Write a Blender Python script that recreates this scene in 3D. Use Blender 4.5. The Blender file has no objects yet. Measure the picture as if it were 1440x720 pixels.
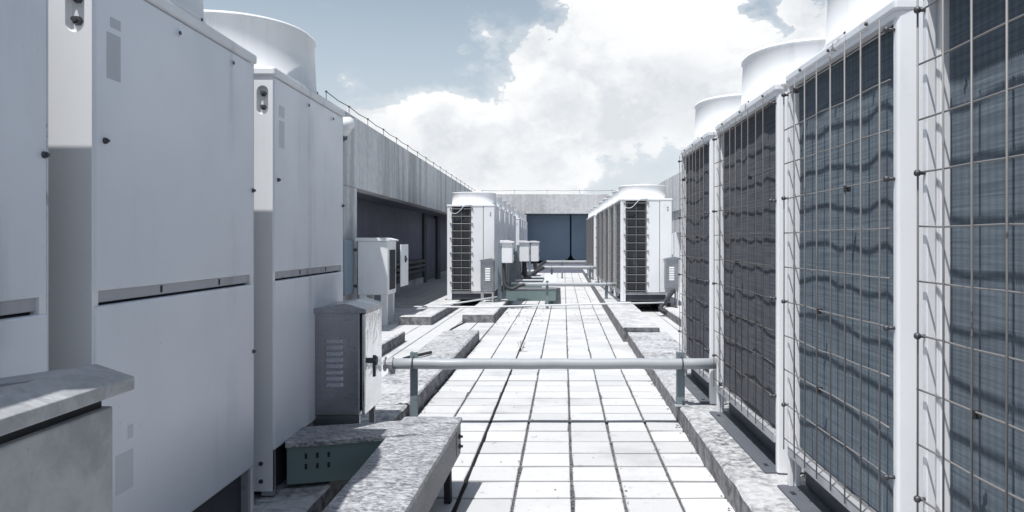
import bpy, bmesh, math, random
from mathutils import Vector, Matrix, noise as mnoise
random.seed(7)
S = bpy.context.scene
COL = S.collection
R = math.radians

# ------------------------------------------------------------------ camera
cam_d = bpy.data.cameras.new("camera"); cam = bpy.data.objects.new("camera", cam_d); COL.objects.link(cam)
EYE = 1.14
cam.location = (0, 0, EYE); cam.rotation_euler = (R(90), 0, 0)
cam_d.sensor_width = 36; cam_d.lens = 27.0
cam_d.shift_x = -57/1440; cam_d.shift_y = -20/1440
cam_d.clip_start = 0.05; cam_d.clip_end = 2000
S.camera = cam
# ------------------------------------------------------------------ exposure
S.view_settings.view_transform = 'Standard'; S.view_settings.look = 'None'
S.view_settings.exposure = 0.0; S.view_settings.gamma = 1.0
S.view_settings.use_curve_mapping = False
# ------------------------------------------------------------------ sun
SUN = Vector((0.25, 0.335, -1.0)).normalized()
sun_d = bpy.data.lights.new("sun", 'SUN'); sun_d.energy = 5.0; sun_d.angle = R(0.5); sun_d.color = (1.0, 0.985, 0.965)
sun = bpy.data.objects.new("sun", sun_d); COL.objects.link(sun); sun.location = (-4, -6, 20)
sun.rotation_euler = SUN.to_track_quat('-Z', 'Y').to_euler()
SUN_EL = math.asin(-SUN.z); SUN_ROT = math.atan2(-SUN.x, -SUN.y)
# ------------------------------------------------------------------ world
W = bpy.data.worlds.new("World"); S.world = W; W.use_nodes = True
def pdir(px, py):
    return Vector(((px-777)/1080, 1, (340-py)/1080)).normalized()
def build_world():
    nt = W.node_tree; N = nt.nodes; L = nt.links; N.clear()
    def n(t, **k):
        a = N.new(t)
        for q, v in k.items(): setattr(a, q, v)
        return a
    def val(sock, v):
        if hasattr(v, 'is_output') or isinstance(v, bpy.types.NodeSocket): L.new(v, sock)
        else: sock.default_value = v
    def math_(op, a, b=None, c=None, clamp=False):
        m = n('ShaderNodeMath', operation=op, use_clamp=clamp); val(m.inputs[0], a)
        if b is not None: val(m.inputs[1], b)
        if c is not None: val(m.inputs[2], c)
        return m.outputs[0]
    def mapr(v, a, b, c=0.0, d=1.0, smooth=True):
        m = n('ShaderNodeMapRange', interpolation_type='SMOOTHSTEP' if smooth else 'LINEAR')
        val(m.inputs[0], v); m.inputs[1].default_value = a; m.inputs[2].default_value = b
        m.inputs[3].default_value = c; m.inputs[4].default_value = d
        return m.outputs[0]
    out = n('ShaderNodeOutputWorld'); bg = n('ShaderNodeBackground'); L.new(bg.outputs[0], out.inputs[0])
    bg.inputs[1].default_value = 0.1
    sky = n('ShaderNodeTexSky', sky_type='NISHITA'); sky.sun_disc = False
    sky.sun_elevation = SUN_EL; sky.sun_rotation = SUN_ROT % (2*math.pi); sky.air_density = 1.0; sky.dust_density = 1.6; sky.ozone_density = 1.2
    hs = n('ShaderNodeHueSaturation'); hs.inputs['Saturation'].default_value = 0.85; hs.inputs['Value'].default_value = 1.06; hs.inputs['Hue'].default_value = 0.486
    L.new(sky.outputs[0], hs.inputs['Color'])
    tc = n('ShaderNodeTexCoord'); vec = tc.outputs['Generated']
    sep = n('ShaderNodeSeparateXYZ'); L.new(vec, sep.inputs[0])
    # stretch so that clouds flatten towards the horizon
    mp = n('ShaderNodeMapping'); L.new(vec, mp.inputs[0]); mp.inputs['Scale'].default_value = (1, 1, 1.45)
    def noi(scale, det, rough, off, dist=0.0):
        m2 = n('ShaderNodeMapping'); L.new(mp.outputs[0], m2.inputs[0]); m2.inputs['Location'].default_value = off
        t = n('ShaderNodeTexNoise'); L.new(m2.outputs[0], t.inputs['Vector'])
        t.inputs['Scale'].default_value = scale; t.inputs['Detail'].default_value = det; t.inputs['Roughness'].default_value = rough
        t.inputs['Distortion'].default_value = dist
        return t.outputs['Fac']
    # cloud field: clumps at the directions where the cumulus stands, plus noise all over the sky
    wn = n('ShaderNodeTexNoise'); L.new(mp.outputs[0], wn.inputs['Vector']); wn.inputs['Scale'].default_value = 8.5; wn.inputs['Detail'].default_value = 7; wn.inputs['Roughness'].default_value = .6
    ws = n('ShaderNodeVectorMath', operation='SUBTRACT'); L.new(wn.outputs['Color'], ws.inputs[0]); ws.inputs[1].default_value = (.5, .5, .5)
    wm = n('ShaderNodeVectorMath', operation='MULTIPLY_ADD'); L.new(ws.outputs[0], wm.inputs[0]); wm.inputs[1].default_value = (.21, .21, .21); L.new(vec, wm.inputs[2])
    warped = wm.outputs[0]
    def blobsum(bl, start=None):
        acc = start
        for px, py, r, w in bl:
            d = n('ShaderNodeVectorMath', operation='DISTANCE'); L.new(warped, d.inputs[0]); d.inputs[1].default_value = pdir(px, py)
            b = mapr(d.outputs['Value'], 0.0, r, w, 0.0)
            acc = b if acc is None else math_('MAXIMUM', acc, b)
        return acc
    acc = blobsum([(860, 80, .23, 1.1), (970, 80, .23, 1.1), (760, 75, .10, .95), (800, 150, .14, .95), (690, 150, .075, .8), (735, 130, .06, .7), (900, 20, .16, 1),
        (1130, 40, .11, .8), (1060, 90, .14, .9), (630, 200, .17, .95), (560, 200, .13, .85), (720, 240, .17, .9), (520, 175, .06, .6), (800, 215, .12, .75), (668, 72, .05, .6), (640, 60, .025, .5),
        (1000, 245, .15, .34), (900, 270, .2, .38), (475, 135, .03, .55), (1250, 150, .25, .8), (820, -120, .22, .8)])
    for px, py, r, w in [(745, 8, .07, .45), (1062, 18, .045, .45), (600, 60, .14, .4)]:
        d = n('ShaderNodeVectorMath', operation='DISTANCE'); L.new(warped, d.inputs[0]); d.inputs[1].default_value = pdir(px, py)
        acc = math_('SUBTRACT', acc, mapr(d.outputs['Value'], 0.0, r, w, 0.0))
    far = n('ShaderNodeVectorMath', operation='DISTANCE'); L.new(vec, far.inputs[0]); far.inputs[1].default_value = pdir(777, 100)
    base = mapr(far.outputs['Value'], .5, .9, 0.0, 0.10)          # scattered cloud over the rest of the sky
    f = math_('ADD', acc, base)
    n1 = noi(6.0, 9, .62, (3.1, .4, 1.7), .25)
    n2 = noi(17.0, 8, .6, (1.3, 2.2, .5), .1)
    dn = math_('ADD', math_('MULTIPLY', math_('SUBTRACT', n1, .5), .6), math_('MULTIPLY', math_('SUBTRACT', n2, .5), .75))
    f = math_('ADD', f, dn)
    cov = mapr(f, .34, .47)
    veil = mapr(f, .05, .4, 0.0, .35)
    cov = math_('MAXIMUM', cov, veil)
    # thickness shading: thick middles / flat bases greyer
    n3 = noi(4.2, 7, .55, (7.3, 1.1, 3.9), .2)
    up = n('ShaderNodeVectorMath', operation='ADD'); L.new(warped, up.inputs[0]); up.inputs[1].default_value = (-.012, 0, .030)
    def wnoi(v):
        t = n('ShaderNodeTexNoise'); L.new(v, t.inputs['Vector']); t.inputs['Scale'].default_value = 9; t.inputs['Detail'].default_value = 4; t.inputs['Roughness'].default_value = .55
        return t.outputs['Fac']
    relief = math_('SUBTRACT', wnoi(warped), wnoi(up.outputs[0]))
    n3 = math_('ADD', n3, math_('MULTIPLY', relief, .42))
    grey = blobsum([(950, 148, .09, .8), (870, 165, .07, .6), (1010, 160, .07, .6), (690, 235, .09, .45), (560, 235, .07, .4), (930, 265, .12, .5), (760, 262, .10, .4)])
    shade = math_('SUBTRACT', mapr(n3, .26, .50), grey, clamp=True)
    cc = n('ShaderNodeMixRGB'); L.new(shade, cc.inputs[0]); cc.inputs[1].default_value = (7.5, 7.85, 8.25, 1); cc.inputs[2].default_value = (10.1, 10.2, 10.3, 1)
    # pale haze near the horizon
    hz = mapr(sep.outputs[2], -.02, .52, .95, 0.0)
    hm = n('ShaderNodeMixRGB'); L.new(hz, hm.inputs[0]); L.new(hs.outputs[0], hm.inputs[1]); hm.inputs[2].default_value = (6.9, 7.7, 8.4, 1)
    mx = n('ShaderNodeMixRGB'); L.new(cov, mx.inputs[0]); L.new(hm.outputs[0], mx.inputs[1]); L.new(cc.outputs[0], mx.inputs[2])
    L.new(mx.outputs[0], bg.inputs[0])
build_world()

# ------------------------------------------------------------------ materials
def new_mat(name):
    m = bpy.data.materials.new(name); m.use_nodes = True
    nt = m.node_tree; nt.nodes.clear()
    return m, nt
class NB:
    """tiny node helper"""
    def __init__(s, nt):
        s.nt = nt; s.N = nt.nodes; s.L = nt.links
        s.out = s.n('ShaderNodeOutputMaterial'); s.b = s.n('ShaderNodeBsdfPrincipled'); s.L.new(s.b.outputs[0], s.out.inputs[0])
        g = s.n('ShaderNodeNewGeometry'); s.pos = g.outputs['Position']; s.nrm = g.outputs['Normal']
    def n(s, t, **k):
        a = s.N.new(t)
        for q, v in k.items(): setattr(a, q, v)
        return a
    def val(s, sock, v):
        if isinstance(v, bpy.types.NodeSocket): s.L.new(v, sock)
        else: sock.default_value = v
    def mp(s, scale=(1, 1, 1), rot=(0, 0, 0), src=None):
        m = s.n('ShaderNodeMapping'); s.L.new(src or s.pos, m.inputs[0]); m.inputs['Scale'].default_value = scale; m.inputs['Rotation'].default_value = rot
        return m.outputs[0]
    def noise(s, scale, det=4, rough=.55, vec=None, dist=0):
        t = s.n('ShaderNodeTexNoise'); s.L.new(vec or s.pos, t.inputs['Vector']); t.inputs['Scale'].default_value = scale
        t.inputs['Detail'].default_value = det; t.inputs['Roughness'].default_value = rough; t.inputs['Distortion'].default_value = dist
        return t.outputs['Fac']
    def voro(s, scale, vec=None, out='Color'):
        t = s.n('ShaderNodeTexVoronoi'); s.L.new(vec or s.pos, t.inputs['Vector']); t.inputs['Scale'].default_value = scale
        return t.outputs[out]
    def mapr(s, v, a, b, c=0.0, d=1.0):
        m = s.n('ShaderNodeMapRange', interpolation_type='SMOOTHSTEP'); s.val(m.inputs[0], v)
        for i, q in enumerate((a, b, c, d)): m.inputs[i+1].default_value = q
        return m.outputs[0]
    def math(s, op, a, b=None):
        m = s.n('ShaderNodeMath', operation=op); s.val(m.inputs[0], a)
        if b is not None: s.val(m.inputs[1], b)
        return m.outputs[0]
    def mix(s, f, a, b, mode='MIX'):
        m = s.n('ShaderNodeMixRGB', blend_type=mode); s.val(m.inputs[0], f)
        for i, q in ((1, a), (2, b)):
            if isinstance(q, bpy.types.NodeSocket): s.L.new(q, m.inputs[i])
            else: m.inputs[i].default_value = (*q, 1) if len(q) == 3 else q
        return m.outputs[0]
    def bump(s, h, strength=.2, dist=.01):
        b = s.n('ShaderNodeBump'); s.val(b.inputs['Height'], h); b.inputs['Strength'].default_value = strength; b.inputs['Distance'].default_value = dist
        s.L.new(b.outputs[0], s.b.inputs['Normal'])
    def set(s, col=None, rough=None, metal=None, spec=None):
        for k, v in (('Base Color', col), ('Roughness', rough), ('Metallic', metal), ('Specular IOR Level', spec)):
            if v is None: continue
            if isinstance(v, bpy.types.NodeSocket): s.L.new(v, s.b.inputs[k])
            else: s.b.inputs[k].default_value = (*v, 1) if isinstance(v, tuple) and len(v) == 3 else v

def paint(name, col, rough=.45, dirt=.35, dirtcol=(.22, .22, .23), rust=0.0, metal=0.0, wav=.02):
    m, nt = new_mat(name); b = NB(nt)
    st = b.noise(1.0, 5, .6, b.mp((9, 9, .55)))
    cl = b.noise(2.1, 6, .6)
    fine = b.noise(55, 3, .6)
    mask = b.math('MULTIPLY', b.mapr(st, .50, .78), b.mapr(cl, .35, .7))
    mask = b.math('MULTIPLY', mask, dirt)
    c = b.mix(b.mapr(cl, .3, .75, 0, .5), col, tuple(q*.86 for q in col))
    c = b.mix(mask, c, dirtcol)
    sp = b.mapr(fine, .70, .76, 0, .35*min(1, dirt*2)); c = b.mix(sp, c, dirtcol)
    if rust > 0:
        rm = b.math('MULTIPLY', b.mapr(b.noise(14, 6, .7), .56, .66), b.mapr(b.noise(1.7, 3), .5, .62))
        c = b.mix(b.math('MULTIPLY', rm, rust), c, (.055, .045, .045))
    b.set(c, b.mapr(cl, .3, .7, rough-.06, rough+.12), metal)
    b.bump(b.math('ADD', b.math('MULTIPLY', b.noise(.9, 2), 1.0), b.math('MULTIPLY', fine, .02)), wav, .12)
    return m

def concrete(name, light=(.36, .37, .385), dark=(.10, .105, .115), streak=.0, blot=.5, scale=1.0, bumps=.35, speck=.5, contrast=1.0):
    m, nt = new_mat(name); b = NB(nt)
    n1 = b.noise(1.6*scale, 7, .62); n2 = b.noise(9*scale, 7, .68, dist=.4); n3 = b.noise(60*scale, 4, .6)
    c = b.mix(b.mapr(n2, .5-.16/contrast, .5+.16/contrast), dark, light)
    c = b.mix(b.mapr(n1, .35, .65, 0, blot), c, tuple(q*1.12 for q in light))
    c = b.mix(b.mapr(n3, .55, .75, 0, speck), c, dark)
    if streak > 0:
        s1 = b.noise(1.0, 5, .62, b.mp((2.6, 2.6, .16)))
        s2 = b.noise(1.0, 4, .6, b.mp((11, 11, .35)))
        c = b.mix(b.math('MULTIPLY', b.mapr(s1, .46, .66), streak), c, (.16, .165, .172))
        c = b.mix(b.math('MULTIPLY', b.mapr(s2, .58, .75), streak*.35), c, (.10, .10, .105))
    pores = b.mapr(b.voro(38*scale, out='Distance'), .0, .16, 1, 0)
    c = b.mix(b.math('MULTIPLY', b.math('MULTIPLY', pores, b.mapr(b.noise(5*scale), .5, .62)), .5), c, tuple(q*.5 for q in dark))
    b.set(c, .9, 0, .2)
    b.bump(b.math('ADD', n2, b.math('MULTIPLY', n3, .5)), bumps, .012)
    return m

M = {}
M['white'] = paint('white_paint', (.80, .81, .83), .42, .30, rust=.0)
M['white_worn'] = paint('white_paint_worn', (.80, .81, .83), .45, .5, rust=.9)
M['panel'] = paint('service_panel_paint', (.75, .78, .84), .36, .5, (.33, .34, .37), wav=.05)
M['shroud'] = paint('shroud_paint', (.87, .875, .88), .5, .3)
M['louvre'] = paint('louvre_steel', (.38, .39, .42), .3, .3, metal=.7)
M['seam'] = paint('shaded_grimy_seam_paint', (.42, .43, .46), .5, 1.0, (.10, .10, .11), rust=.8)  # base darkened for the shade in the recessed seam, plus grime and rust
M['rusty'] = paint('rusty_edge_paint', (.66, .67, .70), .5, .8, (.2, .2, .2), rust=1.0)
M['patch'] = paint('sticker_residue', (.52, .54, .585), .6, .5)
M['patch_pale'] = paint('sticker_residue_pale', (.62, .64, .68), .6, .5)
M['dark'] = paint('dark_steel', (.055, .06, .075), .6, .5, (.16, .16, .17))
M['rail'] = paint('grimy_rail', (.36, .37, .39), .6, .9, (.12, .12, .13), rust=.8)
M['plate'] = paint('base_plate_steel', (.10, .11, .13), .6, .8, (.26, .26, .27))
M['black'] = paint('black_rubber', (.03, .032, .036), .65, .4, (.12, .12, .12))
M['bolt'] = paint('bolt_steel', (.10, .10, .11), .5, .3, metal=.6)
M['greenbox'] = paint('green_paint', (.17, .235, .235), .5, .8, (.22, .25, .25), rust=.3)
M['pipe'] = paint('pipe_grey', (.36, .385, .41), .45, .5, (.28, .29, .31), wav=.0)
M['bracket'] = paint('bracket_grey', (.18, .225, .25), .5, .5, (.10, .10, .11), rust=.6)
M['blue'] = paint('blue_panel_paint', (.17, .235, .31), .5, .5, (.30, .35, .42))
M['bluegrey'] = paint('bluegrey_paint', (.20, .26, .32), .5, .5, (.12, .13, .15))
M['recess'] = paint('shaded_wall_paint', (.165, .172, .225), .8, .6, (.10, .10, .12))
M['conduit'] = paint('conduit_white', (.66, .68, .70), .4, .3)
M['concrete'] = concrete('wall_concrete', (.68, .685, .69), (.54, .545, .555), streak=.5, blot=.4, bumps=.25, speck=.25)
M['concrete_far'] = concrete('end_wall_concrete', (.62, .625, .63), (.47, .475, .48), streak=.35, blot=.4, bumps=.2, speck=.2)
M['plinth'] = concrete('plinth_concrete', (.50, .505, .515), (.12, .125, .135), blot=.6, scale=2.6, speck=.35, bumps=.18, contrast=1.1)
M['plinth_side_shaded'] = concrete('rough_shaded_plinth_side', (.27, .27, .28), (.06, .062, .068), blot=.35, scale=1.8, speck=.6, bumps=.8)  # rough side finish; shade of the side faces is put into its darker colour
M['plinth_far'] = concrete('plinth_concrete_clean', (.56, .56, .57), (.33, .335, .34), blot=.5, speck=.25, bumps=.4)
M['joint'] = concrete('mortar', (.20, .20, .205), (.03, .031, .034), blot=.15, scale=5, speck=.8, bumps=.5)
M['sealant'] = concrete('black_sealant', (.022, .022, .024), (.012, .012, .014), blot=.1, speck=.2)

def tile_mat():
    m, nt = new_mat('roof_tile'); b = NB(nt)
    oi = b.n('ShaderNodeObjectInfo')
    n1 = b.noise(2.2, 6, .6); n2 = b.noise(24, 6, .65); n3 = b.noise(90, 3)
    c = b.mix(oi.outputs['Random'], (.50, .505, .51), (.60, .60, .605))
    c = b.mix(b.mapr(n1, .44, .7, 0, .45), c, (.50, .505, .515))
    c = b.mix(b.mapr(n2, .56, .74, 0, .6), c, (.36, .365, .375)); c = b.mix(b.mapr(b.noise(.7, 6, .68), .50, .68, 0, .55), c, (.29, .295, .305))
    spots = b.math('MULTIPLY', b.mapr(b.noise(7, 6, .7), .64, .72), .75); c = b.mix(spots, c, (.16, .16, .165))
    b.set(c, .75, 0, .3); b.bump(b.math('ADD', n2, b.math('MULTIPLY', n3, .3)), .18, .006)
    return m
M['tile'] = tile_mat()

def stainless():
    m, nt = new_mat('brushed_stainless'); b = NB(nt)
    br = b.noise(1.0, 4, .6, b.mp((6, 6, 220))); wv = b.noise(5, 2, .4, dist=.4); d = b.noise(3, 5, .6)
    c = b.mix(b.mapr(d, .35, .7), (.36, .37, .40), (.26, .268, .295))
    c = b.mix(b.mapr(br, .4, .7, 0, .3), c, (.46, .47, .49))
    b.set(c, b.mapr(d, .3, .7, .24, .40), .9)
    b.bump(b.math('ADD', wv, b.math('MULTIPLY', br, .01)), .16, .05)
    return m
M['steel'] = stainless()
def doorsteel():
    m, nt = new_mat('lit_polished_door_steel'); b = NB(nt)
    n1 = b.noise(7, 3, .5, dist=1.5); d = b.noise(4, 5, .6)
    b.set(b.mix(b.mapr(d, .35, .7), (.80, .81, .82), (.66, .67, .69)), .16, .95); b.bump(n1, .09, .05)  # paler than the body steel: the sunlit floor's reflection put into the colour
    return m
M['doorsteel'] = doorsteel()
def galv(name, la, lb, sc=(26, 5, 26), rot=0.0):
    m, nt = new_mat(name); b = NB(nt)
    v = b.mp(sc, (0, 0, rot)); n1 = b.noise(1.6, 6, .7, v, dist=1.2); n2 = b.noise(5, 5, .6); n3 = b.noise(70, 3)
    c = b.mix(b.mapr(n1, .40, .60), la, lb)
    c = b.mix(b.mapr(n2, .5, .72, 0, .45), c, tuple(q*.75 for q in la))
    c = b.mix(b.mapr(n3, .6, .75, 0, .4), c, (.7, .7, .71))
    b.set(c, b.mapr(n1, .4, .6, .5, .7), .25); b.bump(b.math('ADD', n1, n3), .25, .004)
    return m
M['galv'] = galv('weathered_galvanised', (.17, .175, .19), (.53, .535, .55), (18, 46, 40), .5)
M['galv_side'] = galv('galvanised_side', (.16, .165, .18), (.24, .245, .26), (8, 8, 30))
M['capmetal'] = galv('weathered_cap_metal', (.36, .365, .38), (.48, .485, .50), (9, 9, 9))

def bodygrey():
    m = concrete('pitted_grey_metal', (.46, .465, .475), (.33, .335, .345), blot=.5, scale=1.2, bumps=.15, speck=.2)
    return m
M['greybody'] = bodygrey()

def coil_mat(name, base, lite, warm):
    m, nt = new_mat(name); b = NB(nt)
    sepn = b.n('ShaderNodeSeparateXYZ'); b.L.new(b.pos, sepn.inputs[0])
    st = b.noise(1.0, 3, .5, b.mp((3, 3, 120))); bl = b.noise(3.2, 6, .65, dist=.5); vs = b.noise(1.0, 4, .6, b.mp((30, 30, .9)))
    c = b.mix(b.mapr(st, .35, .65), base, lite)
    c = b.mix(b.mapr(bl, .42, .72, 0, .6), c, warm)
    c = b.mix(b.mapr(vs, .62, .78, 0, .45), c, (.33, .36, .38))
    tw = b.n('ShaderNodeTexWave', wave_type='BANDS', bands_direction='Y'); b.L.new(b.pos, tw.inputs[0]); tw.inputs['Scale'].default_value = 45; tw.inputs['Distortion'].default_value = .6
    c = b.mix(b.mapr(tw.outputs['Fac'], .2, .8, 0, .22), c, tuple(q*.45 for q in base))
    b.set(c, .55, .0, .4); b.bump(b.math('ADD', st, b.math('MULTIPLY', tw.outputs['Fac'], .3)), .3, .004)
    return m
M['coil'] = coil_mat('teal_coil_fins', (.090, .118, .148), (.138, .172, .208), (.108, .124, .146))
M['coil_brown'] = coil_mat('brown_coil_fins', (.068, .073, .088), (.108, .115, .134), (.082, .082, .09))
M['end_fins'] = coil_mat('dark_end_fins', (.018, .02, .026), (.035, .038, .046), (.028, .028, .032))
M['wire'] = paint('guard_wire', (.20, .195, .195), .5, .7, (.12, .10, .09), rust=1.0)
M['wire_dark'] = paint('guard_wire_rusty', (.11, .10, .098), .6, .7, (.07, .06, .055), rust=1.0)
M['leaf'] = paint('weed_leaf', (.07, .10, .045), .6, .3)
M['dry'] = paint('dry_leaf_brown', (.05, .045, .04), .8, .3)
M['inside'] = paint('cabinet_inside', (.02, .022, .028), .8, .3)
M['streakpaint'] = M['white']

# ------------------------------------------------------------------ mesh helpers
class MB:
    def __init__(s): s.v = []; s.f = []
    def box(s, x0, x1, y0, y1, z0, z1):
        i = len(s.v)
        s.v += [(x0, y0, z0), (x1, y0, z0), (x1, y1, z0), (x0, y1, z0), (x0, y0, z1), (x1, y0, z1), (x1, y1, z1), (x0, y1, z1)]
        s.f += [(i, i+3, i+2, i+1), (i+4, i+5, i+6, i+7), (i, i+1, i+5, i+4), (i+1, i+2, i+6, i+5), (i+2, i+3, i+7, i+6), (i+3, i, i+4, i+7)]
        return s
    def quad(s, a, b, c, d):
        i = len(s.v); s.v += [tuple(a), tuple(b), tuple(c), tuple(d)]; s.f.append((i, i+1, i+2, i+3)); return s
    def prism(s, poly, axis, a, b):
        """poly of 2D points extruded along axis from a to b (axis 'x': (y,z), 'y': (x,z), 'z': (x,y))"""
        def P(p, t):
            return {'x': (t, p[0], p[1]), 'y': (p[0], t, p[1]), 'z': (p[0], p[1], t)}[axis]
        i = len(s.v); k = len(poly)
        s.v += [P(p, a) for p in poly] + [P(p, b) for p in poly]
        s.f.append(tuple(range(i, i+k))); s.f.append(tuple(range(i+2*k-1, i+k-1, -1)))
        for j in range(k): s.f.append((i+j, i+k+j, i+k+(j+1) % k, i+(j+1) % k))
        return s
    def loft(s, rings, cap=True):
        i = len(s.v); k = len(rings[0])
        for r in rings: s.v += [tuple(p) for p in r]
        for a in range(len(rings)-1):
            for j in range(k):
                s.f.append((i+a*k+j, i+a*k+(j+1) % k, i+(a+1)*k+(j+1) % k, i+(a+1)*k+j))
        if cap:
            s.f.append(tuple(range(i+k-1, i-1, -1))); e = i+(len(rings)-1)*k; s.f.append(tuple(range(e, e+k)))
        return s
    def tube(s, pts, r, n=8, cap=True):
        pts = [Vector(p) for p in pts]; rings = []
        up = None
        for a, p in enumerate(pts):
            t = (pts[min(a+1, len(pts)-1)]-pts[max(a-1, 0)]).normalized()
            if up is None: up = Vector((0, 0, 1)) if abs(t.z) < .9 else Vector((1, 0, 0))
            x = t.cross(up).normalized(); y = x.cross(t).normalized(); up = y
            rr = r[a] if isinstance(r, (list, tuple)) else r
            rings.append([p + x*rr*math.cos(2*math.pi*j/n) + y*rr*math.sin(2*math.pi*j/n) for j in range(n)])
        return s.loft(rings, cap)
    def ball(s, c, r, n=8, m=5, sq=(1, 1, 1)):
        rings = []
        for a in range(1, m):
            th = math.pi*a/m
            rings.append([(c[0]+sq[0]*r*math.sin(th)*math.cos(2*math.pi*j/n), c[1]+sq[1]*r*math.sin(th)*math.sin(2*math.pi*j/n), c[2]+sq[2]*r*math.cos(th)) for j in range(n)])
        return s.loft(rings)

def link(o, parent=None):
    COL.objects.link(o)
    if parent is not None: o.parent = parent
    return o
def worldloc(o):
    v = Vector(o.location)
    while o.parent is not None: o = o.parent; v = v + Vector(o.location)
    return v
def mesh_of(mb, name, mat, off=(0, 0, 0), smooth=False, rotz=0.0):
    me = bpy.data.meshes.new(name)
    o = Vector(off)
    me.from_pydata([tuple(Vector(p)-o) for p in mb.v], [], mb.f); me.update()
    bm = bmesh.new(); bm.from_mesh(me); bmesh.ops.recalc_face_normals(bm, faces=bm.faces); bm.to_mesh(me); bm.free()
    me.materials.append(mat)
    if smooth:
        for p in me.polygons: p.use_smooth = True
    return me
def bevel(o, w=.004, seg=2, ang=35):
    m = o.modifiers.new('bevel', 'BEVEL'); m.width = w; m.segments = seg; m.limit_method = 'ANGLE'; m.angle_limit = R(ang)
    m.harden_normals = False
    return o
def part(name, mb, mat, parent, bev=0, smooth=False, kind=None, label=None):
    """mb in world coordinates (parent unrotated)"""
    o = bpy.data.objects.new(name, mesh_of(mb, name, mat, worldloc(parent), smooth)); link(o, parent)
    if bev: bevel(o, bev)
    if kind: o['kind'] = kind
    if label: o['label'] = label
    return o
def thing(name, loc, label, cat, group=None):
    o = bpy.data.objects.new(name, None); o.empty_display_size = .1; o.location = loc; link(o)
    o['label'] = label; o['category'] = cat
    if group: o['group'] = group
    return o
def solo(name, mb, mat, loc, label=None, cat=None, group=None, kind=None, bev=0, smooth=False):
    o = bpy.data.objects.new(name, mesh_of(mb, name, mat, loc, smooth)); o.location = loc; link(o)
    if label: o['label'] = label
    if cat: o['category'] = cat
    if group: o['group'] = group
    if kind: o['kind'] = kind
    if bev: bevel(o, bev)
    return o
def copy_tree(o, parent=None):
    c = o.copy(); COL.objects.link(c); c.parent = parent
    for ch in list(o.children): copy_tree(ch, c)
    return c

SH = .0148                                  # the floor runs about a degree off the unit rows
def fx(u, y): return u + SH*y

# ------------------------------------------------------------------ floor
def build_floor():
    mb = MB(); mb.quad((-40, -30, -.012), (40, -30, -.012), (40, 70, -.012), (-40, 70, -.012))
    fl = solo('floor', mb, M['joint'], (0, 0, -.012), kind='structure')
    edges = [-.965, -.715, -.466, -.221, .037, .267, .511, .735]
    y0 = 3.42 - .2425*7; dy = .2425
    jw = .0085
    def tile_mb(mb, ua, ub, ya, yb, z, tl=0, tw=0):
        # bevelled tile, 10 top/side faces
        c = .004
        def q(ins, zz, dz): return [(fx(ua+ins, ya)+0, ya+ins, zz-dz), (fx(ub-ins, ya), ya+ins, zz+dz), (fx(ub-ins, yb), yb-ins, zz+dz), (fx(ua+ins, yb), yb-ins, zz-dz)]
        i = len(mb.v)
        mb.v += q(0, -.011, 0) + q(0, z-.004, tl) + q(c, z, tl)
        for a in (0, 4):
            for j in range(4): mb.f.append((i+a+j, i+a+(j+1) % 4, i+a+4+(j+1) % 4, i+a+4+j))
        mb.f.append((i+8, i+9, i+10, i+11))
    rnd = random.Random(3)
    count = 0; rest = MB()
    rows = 110
    for r in range(-4, rows):
        ya = y0 + r*dy; yb = ya + dy
        wide = .030 if abs(yb-6.42) < .12 else 0
        for k in range(7):
            ua, ub = edges[k], edges[k+1]
            wl = .014 if k == 2 else (.011 if k in (1, 3, 4, 5, 6) else .005); wr = .014 if k == 1 else (.011 if k < 6 else .0)
            ja = rnd.uniform(-.0015, .0015)
            g = (.014 if ya < 6.3 else .008)*rnd.uniform(.8, 1.2); q = .62 if ya < 6.3 else .5
            a = (ua+wl*q, ub-wr*q, ya+g+ja, yb-g-wide+ja)
            z = rnd.uniform(-.0012, .0012); tl = rnd.uniform(-.0008, .0008)
            if yb > 28.4: continue
            if count < 294 and ya > 1.7:
                mb = MB(); tile_mb(mb, *a, z, tl)
                for q in range(4):          # worn, slightly crooked corners
                    jx, jy = rnd.uniform(-.0012, .0012), rnd.uniform(-.0016, .0016)
                    if rnd.random() < .08: jx += (.007 if q in (0, 3) else -.007)*rnd.uniform(.3, 1); jy += (.009 if q < 2 else -.009)*rnd.uniform(.3, 1)
                    for lv in (0, 4, 8): v = mb.v[lv+q]; mb.v[lv+q] = (v[0]+jx, v[1]+jy, v[2])
                part('tile', mb, M['tile'], fl); count += 1
            else: tile_mb(rest, *a, z, tl)
    part('tiles_beyond', rest, M['tile'], fl, kind='stuff')
    side = MB()
    for r in range(-4, 104):
        ya = y0 + r*dy; yb = ya+dy
        for k in range(12):
            ub = -.975 - k*.245; ua = ub-.245
            tile_mb(side, ua+.006, ub-.006, ya+.0035, yb-.0035, rnd.uniform(-.0012, .0012))
        for k in range(10):
            ua = .735 + k*.245; ub = ua+.245
            tile_mb(side, ua+.006, ub-.006, ya+.0035, yb-.0035, rnd.uniform(-.0012, .0012))
    part('tiles_beside', side, M['tile'], fl, kind='stuff')
    # black sealant bead along one long joint
    sb = MB(); pts = []
    for i in range(60):
        y = 1.2 + i*.46; pts.append((fx(-.466, y)+rnd.uniform(-.002, .002), y, -.004))
    for a, b in zip(pts, pts[1:]):
        w = rnd.uniform(.006, .008)
        sb.quad((a[0]-w, a[1], -.003), (a[0]+w, a[1], -.003), (b[0]+w, b[1], -.003), (b[0]-w, b[1], -.003))
    part('sealant_bead', sb, M['sealant'], fl)
build_floor()

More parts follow.
